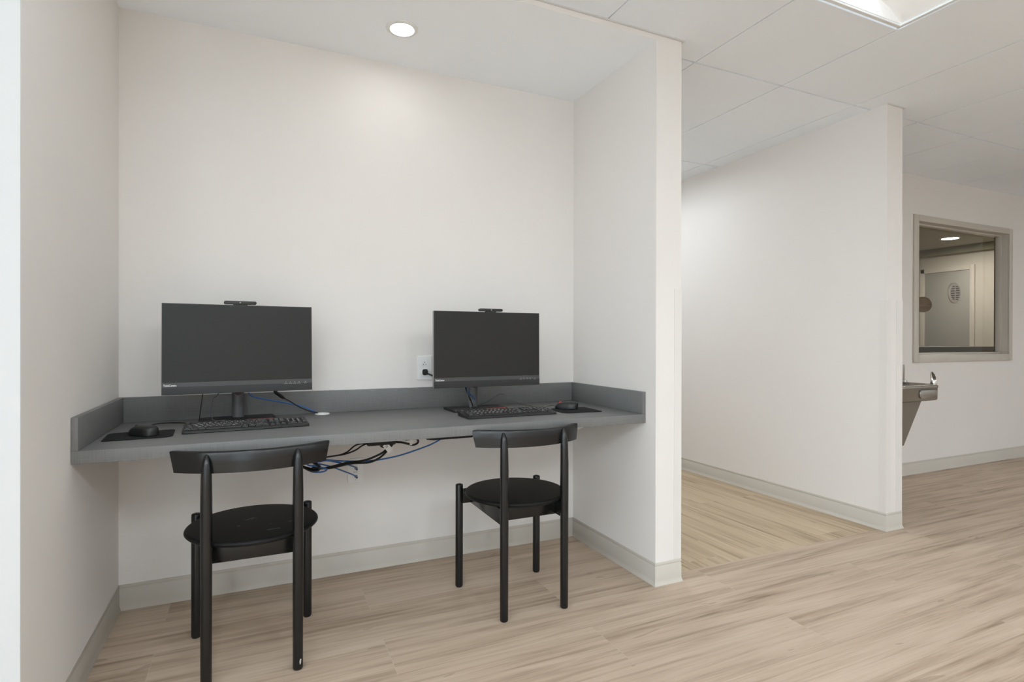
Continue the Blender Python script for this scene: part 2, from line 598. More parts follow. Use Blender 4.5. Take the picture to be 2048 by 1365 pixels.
# tile ceiling: tegular tiles 2 x 4 ft hung in a grid, with openings for the troffers
TROFFERS = [(0, -1.5, 1), (-4, -1.5, 1), (-8, -1.5, 1), (5, -1.5, 1), (0, 1.0, 1)] + [(k, -3.5, 1) for k in range(-10, 11, 2)]  # corridor entries after the first are unseen, added as fill lights
def troff_rect(k, m):
    x0 = GX + k*TX
    y0 = GY + m*TY
    return (x0, x0+TX, y0, y0+TY)
HOLES = [troff_rect(k, m) for k, m, _ in TROFFERS]
def subtract(rect, holes):
    out = [rect]
    for h in holes:
        nxt = []
        for r in out:
            a0, a1, b0, b1 = r
            h0, h1, g0, g1 = max(a0, h[0]), min(a1, h[1]), max(b0, h[2]), min(b1, h[3])
            if h0 >= h1-1e-6 or g0 >= g1-1e-6:
                nxt.append(r)
                continue
            if b0 < g0-1e-6: nxt.append((a0, a1, b0, g0))
            if g1 < b1-1e-6: nxt.append((a0, a1, g1, b1))
            if a0 < h0-1e-6: nxt.append((a0, h0, g0, g1))
            if h1 < a1-1e-6: nxt.append((h1, a1, g0, g1))
        out = nxt
    return out
ct = MB()
REG = [(XW, XE, YB, YR), (X1, X2, YR, YEND), (X2, X3, YR, Y2), (X3, XE, YR, YF)]
GAPX, GAPY, REC = 0.0034, 0.0066, 0.010
def tile_face(x0, x1, y0, y1, gx0, gx1, gy0, gy1):
    a, b = x0+gx0, x1-gx1
    c, d = y0+gy0, y1-gy1
    if b-a < 0.004 or d-c < 0.004:
        return
    bm = ct.bm
    z, zz = ZC, ZC+REC
    lo = [bm.verts.new(p) for p in ((a, c, z), (b, c, z), (b, d, z), (a, d, z))]
    hi = [bm.verts.new(p) for p in ((a, c, zz), (b, c, zz), (b, d, zz), (a, d, zz))]
    bm.faces.new(lo[::-1])
    for i in range(4):
        j = (i+1) % 4
        bm.faces.new((lo[i], lo[j], hi[j], hi[i]))
    bm.faces.new(hi)
for (rx0, rx1, ry0, ry1) in REG:
    for k in range(-12, 14):
        for mm in range(-6, 5):
            tx0, tx1 = GX+k*TX, GX+(k+1)*TX
            ty0, ty1 = GY+mm*TY, GY+(mm+1)*TY
            a, b, c, d = max(tx0, rx0), min(tx1, rx1), max(ty0, ry0), min(ty1, ry1)
            if a >= b-1e-4 or c >= d-1e-4:
                continue
            for (p, q, r_, s_) in subtract((a, b, c, d), HOLES):
                on = lambda v, t: abs(v-t) < 1e-5
                hx = lambda v: any(on(v, h[0]) or on(v, h[1]) for h in HOLES)
                hy = lambda v: any(on(v, h[2]) or on(v, h[3]) for h in HOLES)
                tile_face(p, q, r_, s_,
                          GAPX if on(p, tx0) else (0.004 if hx(p) else 0), GAPX if on(q, tx1) else (0.004 if hx(q) else 0),
                          GAPY if on(r_, ty0) else (0.004 if hy(r_) else 0), GAPY if on(s_, ty1) else (0.004 if hy(s_) else 0))
structure(ct.build('ceiling', TILE, smooth=False))
# grid flanges above the tile faces (a sheet with the troffer openings left out)
gr = MB()
for reg in REG:
    for (p, q, r_, s_) in subtract(reg, HOLES):
        gr.box(p, q, r_, s_, ZC+REC, ZC+REC+0.02)
structure(gr.build('ceiling.001', GRID, smooth=False))

# ------------------------------------------------------------------ vinyl cove base
BPROF = [(0.0095, 0.0), (0.0098, 0.0022), (0.0082, 0.006), (0.0060, 0.012), (0.0042, 0.019), (0.0036, 0.024), (0.0036, 0.0865), (0.0018, 0.0885),
         (0.0018, 0.0905), (0.0036, 0.0925), (0.0036, 0.1000), (0.0022, 0.1050), (0.0, 0.1055)]
def baseboards(pts, names):
    n = len(pts)
    dirs = [(Vector(pts[i+1])-Vector(pts[i])).normalized() for i in range(n-1)]
    nor = [Vector((d.y, -d.x)) for d in dirs]
    mit = []
    for i in range(n):
        if i == 0: mit.append(nor[0])
        elif i == n-1: mit.append(nor[-1])
        else:
            s = nor[i-1]+nor[i]
            mit.append(s/(s.dot(nor[i])))
    for i in range(n-1):
        if names[i] is None:
            continue
        mb = MB()
        ra, rb = [], []
        for d, z in [(0.0, 0.0)]+BPROF:
            a = Vector(pts[i])+mit[i]*d
            b = Vector(pts[i+1])+mit[i+1]*d
            ra.append((a.x, a.y, z+0.0004))
            rb.append((b.x, b.y, z+0.0004))
        mb.rings([ra, rb])
        structure(mb.build(names[i], BASE, angle=50))
baseboards([(XW, YL-0.003), (0, YL-0.003), (0, 0), (W, 0), (W, YR), (X1, YR), (X1, YEND)],
           ['baseboard_front', 'baseboard_left', 'baseboard_back', 'baseboard_right', 'baseboard_end', 'baseboard_inside'])
baseboards([(X2, YEND), (X2, Y2), (X3, Y2), (X3, YF), (XE, YF), (XE, YB)],
           ['baseboard_passage', 'baseboard_pier', 'baseboard_hidden', 'baseboard_far', 'baseboard_east'])

# ------------------------------------------------------------------ corner guards
def guard(name, x, y, dx, dy, wx, wy, label):
    """L-shaped cover on an outside corner at (x, y); legs run dx*wx along the face in x and dy*wy along the face in y"""
    t = 0.0022
    z0, z1 = 0.1062, 1.355
    mb = MB()
    ox, oy = x-dx*t, y-dy*t        # outer corner
    poly = [(ox, oy), (x+dx*wx, oy), (x+dx*wx, y), (x, y), (x, y+dy*wy), (ox, y+dy*wy)]
    # pulled 0.2 mm off the wall
    poly = [(px-dx*0.0003, py-dy*0.0003) for px, py in poly]
    mb.prism(poly, z0, z1)
    return tag(mb.build(name, GUARD, smooth=False), label, 'corner guard')
guard('corner_guard', X1, YR, -1, 1, 0.040, 0.040, 'pale vinyl corner guard on the end of the wall right of the desk')
guard('corner_guard.001', X2, Y2, 1, 1, 0.040, 0.043, 'pale vinyl corner guard on the passage-side edge of the far pier')
guard('corner_guard.002', X3, Y2, -1, 1, 0.056, 0.043, 'pale vinyl corner guard on the pier edge nearest the drinking fountain')

# ------------------------------------------------------------------ ceiling lights
def downlight(name, loc, r, lens, label):
    t = empty(name, loc, label, 'ceiling light')
    MB().lathe([(r*0.86, -0.0015), (r*0.88, -0.0060), (r*0.96, -0.0062), (r*1.10, -0.0045), (r*1.15, -0.0020), (r*1.16, -0.0003), (r*0.86, -0.0003)],
               n=64).build('trim_ring', WHITEMET, t)
    MB().lathe([(0.0, -0.0030), (r*0.85, -0.0030), (r*0.85, -0.0012), (0.0, -0.0012)], n=64).build('lens', lens, t)
    return t
downlight('recessed_downlight', (1.092, -0.333, ZA), 0.059, LENS_D, 'round white recessed downlight in the alcove ceiling above the desk')

def make_troffer(name, label, group=None):
    """origin at the centre of its lower face"""
    t = empty(name, (0, 0, ZC), label, 'ceiling light', group=group)
    hw, hl = TX/2, TY/2
    mb = MB()   # housing rim on the grid
    e, w = 0.0045, 0.016
    for (a, b, c, d) in ((-hw+e, -hw+e+w, -hl+e, hl-e), (hw-e-w, hw-e, -hl+e, hl-e), (-hw+e+w, hw-e-w, -hl+e, -hl+e+w), (-hw+e+w, hw-e-w, hl-e-w, hl-e)):
        mb.box(a, b, c, d, 0.000, 0.0075, bev=0.001, seg=1)
    mb.build('frame', WHITEMET, t, smooth=False)
    # two curved reflectors
    n = 14
    x_in = 0.105
    x_out = hw-e-w
    for s in (-1, 1):
        ra = []
        for yy in (-hl+e+w, hl-e-w):
            ring = []
            for i in range(n+1):
                u = i/n
                x = x_out + (x_in-x_out)*u
                z = 0.010 + 0.070*math.sin(u*PI/2)
                ring.append((s*x, yy, z))
            for i in range(n, -1, -1):
                u = i/n
                x = x_out + (x_in-x_out)*u
                ring.append((s*x, yy, 0.014 + 0.070*math.sin(u*PI/2)))
            ra.append(ring)
        MB().rings(ra).build('reflector', REFL, t)
    # end plates
    for s in (-1, 1):
        y0, y1 = sorted((s*(hl-e-w), s*(hl-e-w-0.004)))
        MB().box(-x_out, x_out, y0, y1, 0.0078, 0.088).build('end_plate', REFL, t, smooth=False)
    # central diffuser
    ring = []
    for yy in (-hl+e+w+0.005, hl-e-w-0.005):
        r_ = [(x_in*math.cos(a), yy, 0.080-0.055*math.sin(a)) for a in [PI*i/16 for i in range(17)]]
        ring.append(r_)
    MB().rings(ring).build('diffuser', LENS_T, t)
    MB().box(-hw+0.02, hw-0.02, -hl+0.02, hl-0.02, 0.089, 0.094).build('housing', WHITEMET, t, smooth=False)
    return t
def place_troffer(t, k, m):
    x0, x1, y0, y1 = troff_rect(k, m)
    t.location = ((x0+x1)/2, (y0+y1)/2, ZC)
tr0 = make_troffer('troffer_light', 'white recessed troffer in the tile ceiling, its corner showing right of the alcove')
place_troffer(tr0, TROFFERS[0][0], TROFFERS[0][1])
for k, m, _ in TROFFERS[1:]:
    c = copy_tree(tr0)
    c['label'] = 'unseen white recessed troffer added in the tile ceiling as a light source'
    c['group'] = 'troffers along the corridor'
    place_troffer(c, k, m)
    if m < -3 or m > 0 or k < -1:
        for ch in c.children:
            if ch.name.startswith('diffuser'):
                ch.data = ch.data.copy()
                ch.data.materials[0] = (LENS_S if k < -1 else LENS_R) if m < -3 else (LENS_P if m > 0 else LENS_L)

# ================================================================== desk
ZD, ZS, ZU, YD, TS = 0.7741, 0.8776, 0.7341, -0.656, 0.0175
desk = empty('wall_desk', (W/2, YD/2, ZU), 'long grey laminate wall desk fitted across the alcove', 'desk')
DM = Vector((W/2, YD/2, ZU))
def dbox(name, x0, x1, y0, y1, z0, z1, mat, bev=0.0012):
    mb = MB().box(x0-DM.x, x1-DM.x, y0-DM.y, y1-DM.y, z0-DM.z, z1-DM.z, bev=bev, seg=2)
    return mb.build(name, mat, desk)
dbox('worktop', 0.001, W-0.001, YD, -0.001, ZU, ZD, LAM)
dbox('back_splash', 0.001+TS, W-0.001-TS, -0.001-TS, -0.001, ZD+0.0002, ZS, LAM)
dbox('side_splash', 0.001, 0.001+TS, YD+0.0005, -0.001, ZD+0.0002, ZS, LAM)
dbox('side_splash', W-0.001-TS, W-0.001, YD+0.0005, -0.001, ZD+0.0002, ZS, LAM)
gm = MB().lathe([(0.018, 0.0004), (0.018, 0.004), (0.030, 0.0045), (0.0325, 0.002), (0.0325, 0.0003)], n=40)
gmo = gm.build('cable_grommet', WHITEPL, desk, loc=(0.790-DM.x, -0.058-DM.y, ZD-DM.z))
gmo['label'] = 'white cable grommet'
# triangular support brackets under the top
for bx in (1.90,):
    mb = MB()
    mb.prism([(-0.0015-DM.y, ZU-0.0005-DM.z), (-0.50-DM.y, ZU-0.0005-DM.z), (-0.50-DM.y, ZU-0.030-DM.z), (-0.04-DM.y, ZU-0.20-DM.z), (-0.0015-DM.y, ZU-0.20-DM.z)],
             bx-0.017-DM.x, bx+0.017-DM.x, M=Matrix(((0, 0, 1, 0), (1, 0, 0, 0), (0, 1, 0, 0), (0, 0, 0, 1))))
    b = mb.build('support_bracket', BRACKET, desk, smooth=False)
    b['label'] = 'cream support bracket'

# ================================================================== chairs
def make_chair(name, label, seat_mat):
    t = empty(name, (0, 0, 0), label, 'chair')
    # seat disc
    zs, th, rs = 0.4625, 0.0215, 0.2190
    MB().lathe([(0.0, zs-th), (rs-0.016, zs-th), (rs-0.006, zs-th+0.0040), (rs-0.0015, zs-0.0130), (rs-0.0003, zs-0.0108), (rs, zs-0.0090), (rs-0.0006, zs-0.0062), (rs-0.0026, zs-0.0031), (rs-0.0056, zs-0.0011), (rs-0.0090, zs-0.0002), (rs-0.0115, zs), (0.0, zs)],
               n=96).build('seat', seat_mat, t, angle=60)
    # backrest: bent slab
    cx, sag, half = 0.0, 0.090, 0.248
    rad = (half*half+sag*sag)/(2*sag)
    yc = -0.207+rad
    th_b, z0, z1 = 0.018, 0.686, 0.7555
    amax = math.asin(half/rad)
    rings = []
    n = 40
    for i in range(n+1):
        u = -1+2*i/n
        ring = []
        prof = [(0, 0.003), (0.003, 0.0), (th_b-0.003, 0.0), (th_b, 0.003), (th_b, 0.5), (th_b, 0.93), (th_b-0.003, 1.0), (0.006, 1.0), (0.002, 0.985), (0.0, 0.94), (0, 0.5)]
        for d, f in prof:
            ff = f if f > 0.004 else f
            z = z0+(z1-z0)*ff
            inset = 0.016*(1-ff)/half                  # ends lean outward to the top
            a = amax*u*(1-inset)
            rr = rad-d
            ring.append((cx+rr*math.sin(a), yc-rr*math.cos(a), z))
        rings.append(ring)
    MB().rings(rings).build('backrest', FRAMEBLK, t, angle=50)
    lr = 0.0170
    # rear legs rise and fade into the backrest
    for s in (-1, 1):
        rings = []
        for z, r_, y in ((0.0005, lr-0.003, -0.193), (0.0035, lr-0.0008, -0.193), (0.006, lr-0.0004, -0.193), (0.30, lr, -0.193), (0.50, lr+0.0006, -0.193), (0.60, lr+0.0004, -0.193), (0.645, lr-0.0004, -0.1922), (0.68, lr-0.0010, -0.1915),
                          (0.705, lr-0.0027, -0.1896), (0.722, lr-0.0049, -0.1878), (0.734, lr-0.0075, -0.1862), (0.741, lr-0.0100, -0.1848), (0.7455, lr-0.0125, -0.1836), (0.748, lr-0.0152, -0.1824)):
            rings.append([(s*0.137+r_*math.cos(2*PI*k/28), y+r_*math.sin(2*PI*k/28), z) for k in range(28)])
        MB().rings(rings).build('leg', FRAMEBLK, t, angle=60)
    for s in (-1, 1):
        MB().lathe([(lr-0.003, 0.0005), (lr-0.0005, 0.005), (lr, 0.012), (lr, 0.459), (lr-0.001, 0.4625), (lr-0.004, 0.4645), (0.004, 0.4645), (0.003, 0.4635), (0, 0.4635)],
                   n=28, c=(s*0.196, 0.178, 0)).build('leg', FRAMEBLK, t, angle=40)
    # rails below the seat
    zr0, zr1 = 0.377, zs-th-0.0004
    MB().box(-0.182, 0.182, 0.168, 0.188, zr0, zr1, bev=0.002).build('front_rail', FRAMEBLK, t)
    for s in (-1, 1):
        MB().box(s*0.137-0.0095, s*0.137+0.0095, -0.180, 0.1675, zr0, zr1, bev=0.002).build('side_rail', FRAMEBLK, t)
    MB().box(-0.127, 0.127, -0.135, -0.115, zr0, zr1, bev=0.002).build('rear_rail', FRAMEBLK, t)
    return t
ch1 = make_chair('side_chair', 'black round-seat wooden chair at the left computer, scuffed seat and chipped leg', BLACKSEAT)
ch1.location = (0.506, -0.541, 0)
ch2 = copy_tree(ch1)
ch2['label'] = 'black round-seat wooden chair at the right computer, unmarked seat, nearer the corner'
ch2.location = (1.5465, -0.5365, 0)
for c in ch2.children:
    if c.name.startswith('seat'):
        c.data = c.data.copy()
        c.data.materials[0] = BLACKWOOD
for c in (ch1, ch2):
    c['group'] = 'black chairs at the desk'
# paint chip on the left chair's rear leg
chipleg = [c for c in ch1.children if c.name.startswith('leg') and max(v.co.z for v in c.data.vertices) > 0.6 and c.data.vertices[0].co.x > 0][0]
mb = MB()
ring = []
for rr in (0.0176, 0.0168):
    pr = []
    for i in range(14):
        a = 2*PI*i/14
        ang = R(-66)+0.17*math.cos(a)*(1+0.2*math.sin(3*a))
        pr.append((0.137+rr*math.cos(ang), -0.193+rr*math.sin(ang), 0.030+0.0090*math.sin(a)+0.003*math.cos(a)))
    ring.append(pr)
mb.rings(ring)
chip = mb.build('paint_chip', CHIP, chipleg)
chip['label'] = 'pale chip in the black paint'

# ================================================================== monitors
def make_monitor(name, label):
    """origin on the desk below the panel centre; panel faces -y"""
    t = empty(name, (0, 0, 0), label, 'monitor')
    w, h, zc, chin, th = 0.540, 0.349, 0.306, 0.0465, 0.019
    def P(ob, tilt):
        ob.rotation_euler.x = -tilt
        ob.location = (0, 0, zc)
        return ob
    T = t['tilt'] = 0.0
    pieces = []
    mb = MB().box(-w/2, w/2, 0.0004, th, -h/2, h/2, bev=0.002)
    pieces.append(mb.build('back_cover', SIDESIL, t))
    mb = MB()   # thin bezel round the screen
    b = 0.0035
    mb.box(-w/2, -w/2+b, -0.0012, 0.0004, -h/2+chin, h/2)
    mb.box(w/2-b, w/2, -0.0012, 0.0004, -h/2+chin, h/2)
    mb.box(-w/2+b, w/2-b, -0.0012, 0.0004, h/2-b, h/2)
    pieces.append(mb.build('bezel', BLKPL, t, smooth=False))
    pieces.append(MB().box(-w/2+b, w/2-b, -0.0006, 0.0004, -h/2+chin, h/2-b).build('screen', SCREEN, t, smooth=False))
    # chin: the upper strip leans back a little, its lit tone painted lighter
    pts = [(-0.0026, -h/2+chin-0.0166), (-0.0030, -h/2+chin-0.0180), (-0.0030, -h/2+0.0008), (-0.0022, -h/2), (0.0004, -h/2), (0.0004, -h/2+chin-0.0166)]
    mb = MB()
    mb.rings([[(-w/2, y, z) for y, z in pts], [(w/2, y, z) for y, z in pts]])
    chn = mb.build('chin', BEZEL, t)
    pieces.append(chn)
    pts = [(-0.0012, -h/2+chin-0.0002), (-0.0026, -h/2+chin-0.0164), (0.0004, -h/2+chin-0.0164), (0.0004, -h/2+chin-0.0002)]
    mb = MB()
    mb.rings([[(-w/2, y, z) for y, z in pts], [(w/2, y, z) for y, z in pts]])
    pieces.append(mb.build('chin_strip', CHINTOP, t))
    FR = Matrix(((1, 0, 0, 0), (0, 0, 1, -0.00285), (0, 1, 0, 0), (0, 0, 0, 1)))
    FR = Matrix.Translation((0, -0.0029, 0)) @ Matrix.Rotation(PI/2, 4, 'X')
    zl = -h/2+chin-0.0110
    pieces.append(text_mesh([('ThinkCentre', 0.0115, Matrix.Translation((-w/2+0.027, 0, zl)) @ FR, 0.72)], 'lettering', WHITEINK, t))
    # touch keys on the right of the chin
    for i, x in enumerate((0.167, 0.184, 0.201, 0.218, 0.243)):
        mb = MB().box(x-0.0065, x+0.0065, -0.0031, -0.0015, zl-0.0070, zl-0.0058)
        mb.lathe([(0.0, 0.0), (0.0016, 0.0), (0.0016, 0.0010), (0.0, 0.0010)], n=12, M=Matrix.Translation((x, -0.0015, zl)) @ Matrix.Rotation(PI/2, 4, 'X'))
        pieces.append(mb.build('button', GREYINK, t, smooth=False))
    # computer unit behind the panel
    pieces.append(MB().box(-0.105, 0.105, th, th+0.050, -0.095, 0.095, bev=0.006).build('rear_unit', BLKPL, t))
    t['_pieces'] = len(pieces)
    # stand
    base = MB().prism(rrect(0.285, 0.165, 0.012, c=(0, 0.1525)), 0.0006, 0.0105, bev=0.0015).build('stand_base', BLKPL, t)
    MB().box(0.030, 0.128, 0.0735, 0.0795, 0.0107, 0.0116).build('accent_strip', RED, base, smooth=False)
    pole = MB().lathe([(1.0, 0.0107), (1.0, 0.375)], n=32, c=(0, 0.190, 0), sx=0.0235, sy=0.0165).build('stand_pole', POLE, t)
    # round cable hole with a red collar through the pole
    ring = MB().lathe([(0.0075, 0.0), (0.0135, 0.0), (0.0135, 0.004), (0.0075, 0.004)], n=28,
                      M=Matrix.Translation((0, 0.1770, 0.118)) @ Matrix.Rotation(PI/2, 4, 'X')).build('cable_hole', DKRED, pole)
    arm = MB().box(-0.030, 0.030, th+0.0505, 0.178, 0.300, 0.345, bev=0.004).build('tilt_arm', BLKPL, t)
    return t, pieces, zc
def tilt_panel(pieces, zc, a):
    for o in pieces:
        o.location = (0, 0, zc)
        o.rotation_euler.x = -a
m1, pcs, zc = make_monitor('desktop_monitor', 'black flat monitor on the left half of the desk, behind the scuffed chair')
del m1['tilt'], m1['_pieces']
m2 = copy_tree(m1)
m2['label'] = 'black flat monitor on the right half of the desk, beside the wall outlet'
tilt_panel(pcs, zc, 0.0396)
tilt_panel([c for c in m2.children if not c.name.startswith(('stand', 'tilt'))], zc, 0.0108)
m1.location = (0.4584, -0.2746, ZD)
m1.rotation_euler.z = 0.086
m2.location = (1.5055, -0.3302, ZD-0.0065)
m2.rotation_euler.z = 0.0359
for c in m2.children:       # the right panel sits a touch lower on its stand
    if c.name.startswith(('stand', 'tilt')):
        c.location.z += 0.0065
for c in (m1, m2):
    c['group'] = 'monitors on the desk'

def webcam(name, M, label):
    t = empty(name, (0, 0, 0), label, 'webcam', group='webcams on the monitors')
    t.matrix_world = M
    MB().prism(rrect(0.118, 0.0125, 0.0055), -0.012, 0.012, bev=0.002, M=Matrix.Rotation(PI/2, 4, 'X')).build('body', BLKPL, t, loc=(0, 0.006, 0.0098))
    MB().box(-0.026, 0.026, -0.004, 0.014, 0.0002, 0.0036, bev=0.0008).build('foot', BLKPL, t)
    MB().lathe([(0, 0), (0.0028, 0), (0.0028, 0.0012), (0, 0.0012)], n=16, M=Matrix.Translation((-0.001, -0.0061, 0.0098)) @ Matrix.Rotation(PI/2, 4, 'X')).build('camera_lens', GREYINK, t)
    return t
def top_matrix(mon, zc, tilt):
    Mw = Matrix.Translation(mon.location) @ Matrix.Rotation(mon.rotation_euler.z, 4, 'Z')
    return Mw @ Matrix.Translation((0, 0, zc)) @ Matrix.Rotation(-tilt, 4, 'X') @ Matrix.Translation((0, 0.001, 0.349/2))
webcam('webcam', top_matrix(m1, zc, 0.0396) @ Matrix.Translation((-0.002, 0, 0)), 'small black webcam bar on top of the left monitor')
webcam('webcam.001', top_matrix(m2, zc, 0.0108) @ Matrix.Translation((0.012, 0, 0)), 'small black webcam bar on top of the right monitor')

# ================================================================== keyboards
def make_keyboard(name, label):
    """origin at the middle of its front edge on the desk, keys facing up, back towards +y"""
    t = empty(name, (0, 0, 0), label, 'keyboard', group='keyboards on the desk')
    w, d = 0.436, 0.142
    zf, zb = 0.0125, 0.0215
    prof = [(0.004, 0.0006), (0.0, 0.003), (0.0045, zf-0.0015), (0.0075, zf), (d-0.010, zb), (d-0.002, zb-0.001), (d, zb-0.004), (d-0.002, 0.0006)]
    mb = MB()
    rings = []
    for x, s in ((-w/2, 0.0025), (-w/2+0.0018, 0.0008), (-w/2+0.006, 0), (w/2-0.006, 0), (w/2-0.0018, 0.0008), (w/2, 0.0025)):
        rings.append([(x, y*(1-2*s/d)+s, z-s*(z > 0.005)) for y, z in prof])
    mb.rings(rings)
    mb.build('body', BLKPL, t)
    u = 0.01895
    rows = [
        (5, [(0, 1, 'Esc')] + [(2+i+0.5*(i//4), 1, 'F%d' % (i+1)) for i in range(12)] + [(15.25+i, 1, s) for i, s in enumerate(('Prt', 'Scr', 'Brk'))]),
        (4, [(i, 1, s) for i, s in enumerate('`1234567890-=')] + [(13, 2, 'Backspace')] + [(15.25+i, 1, s) for i, s in enumerate(('Ins', 'Hom', 'PgU'))] + [(18.5+i, 1, s) for i, s in enumerate(('Num', '/', '*', '-'))]),
        (3, [(0, 1.5, 'Tab')] + [(1.5+i, 1, s) for i, s in enumerate('QWERTYUIOP[]')] + [(13.5, 1.5, '\\')] + [(15.25+i, 1, s) for i, s in enumerate(('Del', 'End', 'PgD'))] + [(18.5+i, 1, s) for i, s in enumerate('789')] + [(21.5, 1, '+')]),
        (2, [(0, 1.75, 'Caps')] + [(1.75+i, 1, s) for i, s in enumerate("ASDFGHJKL;'")] + [(12.75, 2.25, 'Enter')] + [(18.5+i, 1, s) for i, s in enumerate('456')]),
        (1, [(0, 2.25, 'Shift')] + [(2.25+i, 1, s) for i, s in enumerate('ZXCVBNM,./')] + [(12.25, 2.75, 'Shift')] + [(16.25, 1, '^')] + [(18.5+i, 1, s) for i, s in enumerate('123')] + [(21.5, 1, 'Ent')]),
        (0, [(0, 1.25, 'Ctrl'), (1.25, 1.25, 'Fn'), (2.5, 1.25, 'Alt'), (3.75, 6.25, ''), (10, 1.25, 'Alt'), (11.25, 1.25, 'Win'), (12.5, 1.25, 'Menu'), (13.75, 1.25, 'Ctrl')] + [(15.25+i, 1, s) for i, s in enumerate('<v>')] + [(18.5, 2, '0'), (20.5, 1, '.')]),
    ]
    km = MB()
    items = []
    ang = math.atan2(zb-zf, d-0.0175)
    for r_, keys in rows:
        y = 0.0185+r_*u*1.0 + (0.0035 if r_ == 5 else 0)
        zs = zf+(y-0.0075)*math.tan(ang)
        for kx, kw, s in keys:
            x = -22.5*u/2+(kx+kw/2)*u
            a, b = kw*u/2-0.0011, u/2-0.0011
            lo = [(x-a, y-b, zs-0.0002), (x+a, y-b, zs-0.0002), (x+a, y+b, zs+0.0010), (x-a, y+b, zs+0.0010)]
            q = 0.0015
            hi = [(x-a+q, y-b+q, zs+0.0042), (x+a-q, y-b+q, zs+0.0042), (x+a-q, y+b-q*.6, zs+0.0051), (x-a+q, y+b-q*.6, zs+0.0051)]
            km.rings([lo, hi])
            if s:
                sz = 0.0120 if len(s) == 1 else 0.0066
                items.append((s, sz, Matrix.Translation((x-(0.0015 if len(s) == 1 else 0), y+0.001, zs+0.00515)) @ Matrix.Rotation(ang*0.9, 4, 'X'), 1.0))
    km.build('keys', KEYPL, t, smooth=False)
    text_mesh(items, 'key_lettering', WHITEINK, t)
    return t
kb1 = make_keyboard('computer_keyboard', 'black full-size keyboard in front of the left monitor')
kb2 = copy_tree(kb1)
kb2['label'] = 'black full-size keyboard in front of the right monitor'
kb1.location = (0.4880, -0.4260, ZD)
kb1.rotation_euler.z = 0.060
kb2.location = (1.5620, -0.4960, ZD)
kb2.rotation_euler.z = 0.012

def world_tube(name, pts, r, mat, parent=None, n=8, smooth=6):
    """tube given in world coordinates, stored in its parent's space"""
    mb = MB()
    if parent is not None:
        Mi = (Matrix.Translation(parent.location) @ Matrix.Rotation(parent.rotation_euler.z, 4, 'Z')).inverted()
        pts = [Mi @ Vector(p) for p in pts]
    mb.tube(pts, r, n=n, smooth=smooth)
    return mb.build(name, mat, parent)

world_tube('cord', [(0.384, -0.236, 0.915), (0.372, -0.232, 0.893), (0.358, -0.232, 0.879), (0.3525, -0.232, 0.845), (0.354, -0.246, 0.808), (0.364, -0.268, 0.798), (0.395, -0.282, 0.796), (0.440, -0.286, 0.791)], 0.0017, GREYCORD, kb1)
world_tube('cord', [(1.413, -0.292, 0.925), (1.413, -0.290, 0.880), (1.416, -0.300, 0.835), (1.415, -0.325, 0.805), (1.425, -0.349, 0.791), (1.450, -0.352, 0.786)], 0.0017, GREYCORD, kb2)

# ================================================================== mouse pads and mice
def mouse_pad(name, loc, rz, w, d, rs, label):
    o = MB().prism(rrect4(w, d, rs, 8), 0.0004, 0.0032, bev=0.0008).build(name, MAT_, None, loc=loc, rotz=rz)
    return tag(o, label, 'mouse pad', 'mouse pads on the desk')
mouse_pad('mouse_pad', (0.139, -0.403, ZD), R(4), 0.205, 0.178, (0.012, 0.030, 0.006, 0.030), 'thin black mouse pad under the left mouse, by the left splash')
mouse_pad('mouse_pad.001', (1.925, -0.409, ZD), R(-3), 0.205, 0.178, (0.012, 0.025, 0.035, 0.006), 'thin black mouse pad under the right mouse, by the right splash')

def make_mouse(name, label):
    """nose towards +y, origin under its middle"""
    t = empty(name, (0, 0, 0), label, 'mouse', group='mice on the desk')
    L, Wd, H = 0.114, 0.062, 0.0345
    rings = []
    n = 20
    for i in range(n+1):
        u = i/n
        y = -L/2+L*u
        e = 2*u-1
        wv = (Wd/2)*max(0.02, (1-abs(e)**3.2))**0.42*(0.95+0.07*math.cos(PI*(u-0.25)*2))
        hv = H*max(0.03, (1-abs((u-0.40)/0.62)**2.5))**0.62
        ring = []
        m = 18
        for k in range(m+1):
            a = PI*k/m
            ca, sa = math.cos(a), math.sin(a)
            x = wv*math.copysign(abs(ca)**0.62, ca)
            z = 0.002+hv*abs(sa)**0.80
            ring.append((x, y, z))
        rings.append(ring)
    MB().rings(rings).build('body', BLKPL, t, angle=75)
    MB().lathe([(0.004, -0.0032), (0.0105, -0.0032), (0.0112, -0.002), (0.0112, 0.002), (0.0105, 0.0032), (0.004, 0.0032)], n=28,
               M=Matrix.Translation((0, 0.030, 0.0235)) @ Matrix.Rotation(PI/2, 4, 'Y')).build('scroll_wheel', RED, t)
    return t
ms1 = make_mouse('computer_mouse', 'black corded mouse on the pad beside the left keyboard')
ms2 = copy_tree(ms1)
ms2['label'] = 'black corded mouse on the pad beside the right keyboard'
for c in ms1.children:
    if c.name.startswith('scroll'):
        c.data = c.data.copy()
        c.data.materials[0] = DKGREY
ms1.location = (0.150, -0.412, ZD+0.0034)
ms1.rotation_euler.z = R(48)
ms2.location = (1.912, -0.352, ZD+0.0034)
ms2.rotation_euler.z = R(48)
world_tube('cord', [(0.126, -0.366, 0.7880), (0.118, -0.330, 0.7900), (0.128, -0.230, 0.7830), (0.150, -0.120, 0.7768), (0.200, -0.105, 0.7762), (0.258, -0.140, 0.7762), (0.296, -0.172, 0.7770), (0.306, -0.205, 0.792), (0.313, -0.222, 0.845), (0.320, -0.228, 0.895), (0.324, -0.232, 0.935)], 0.0019, RUBBER, ms1)
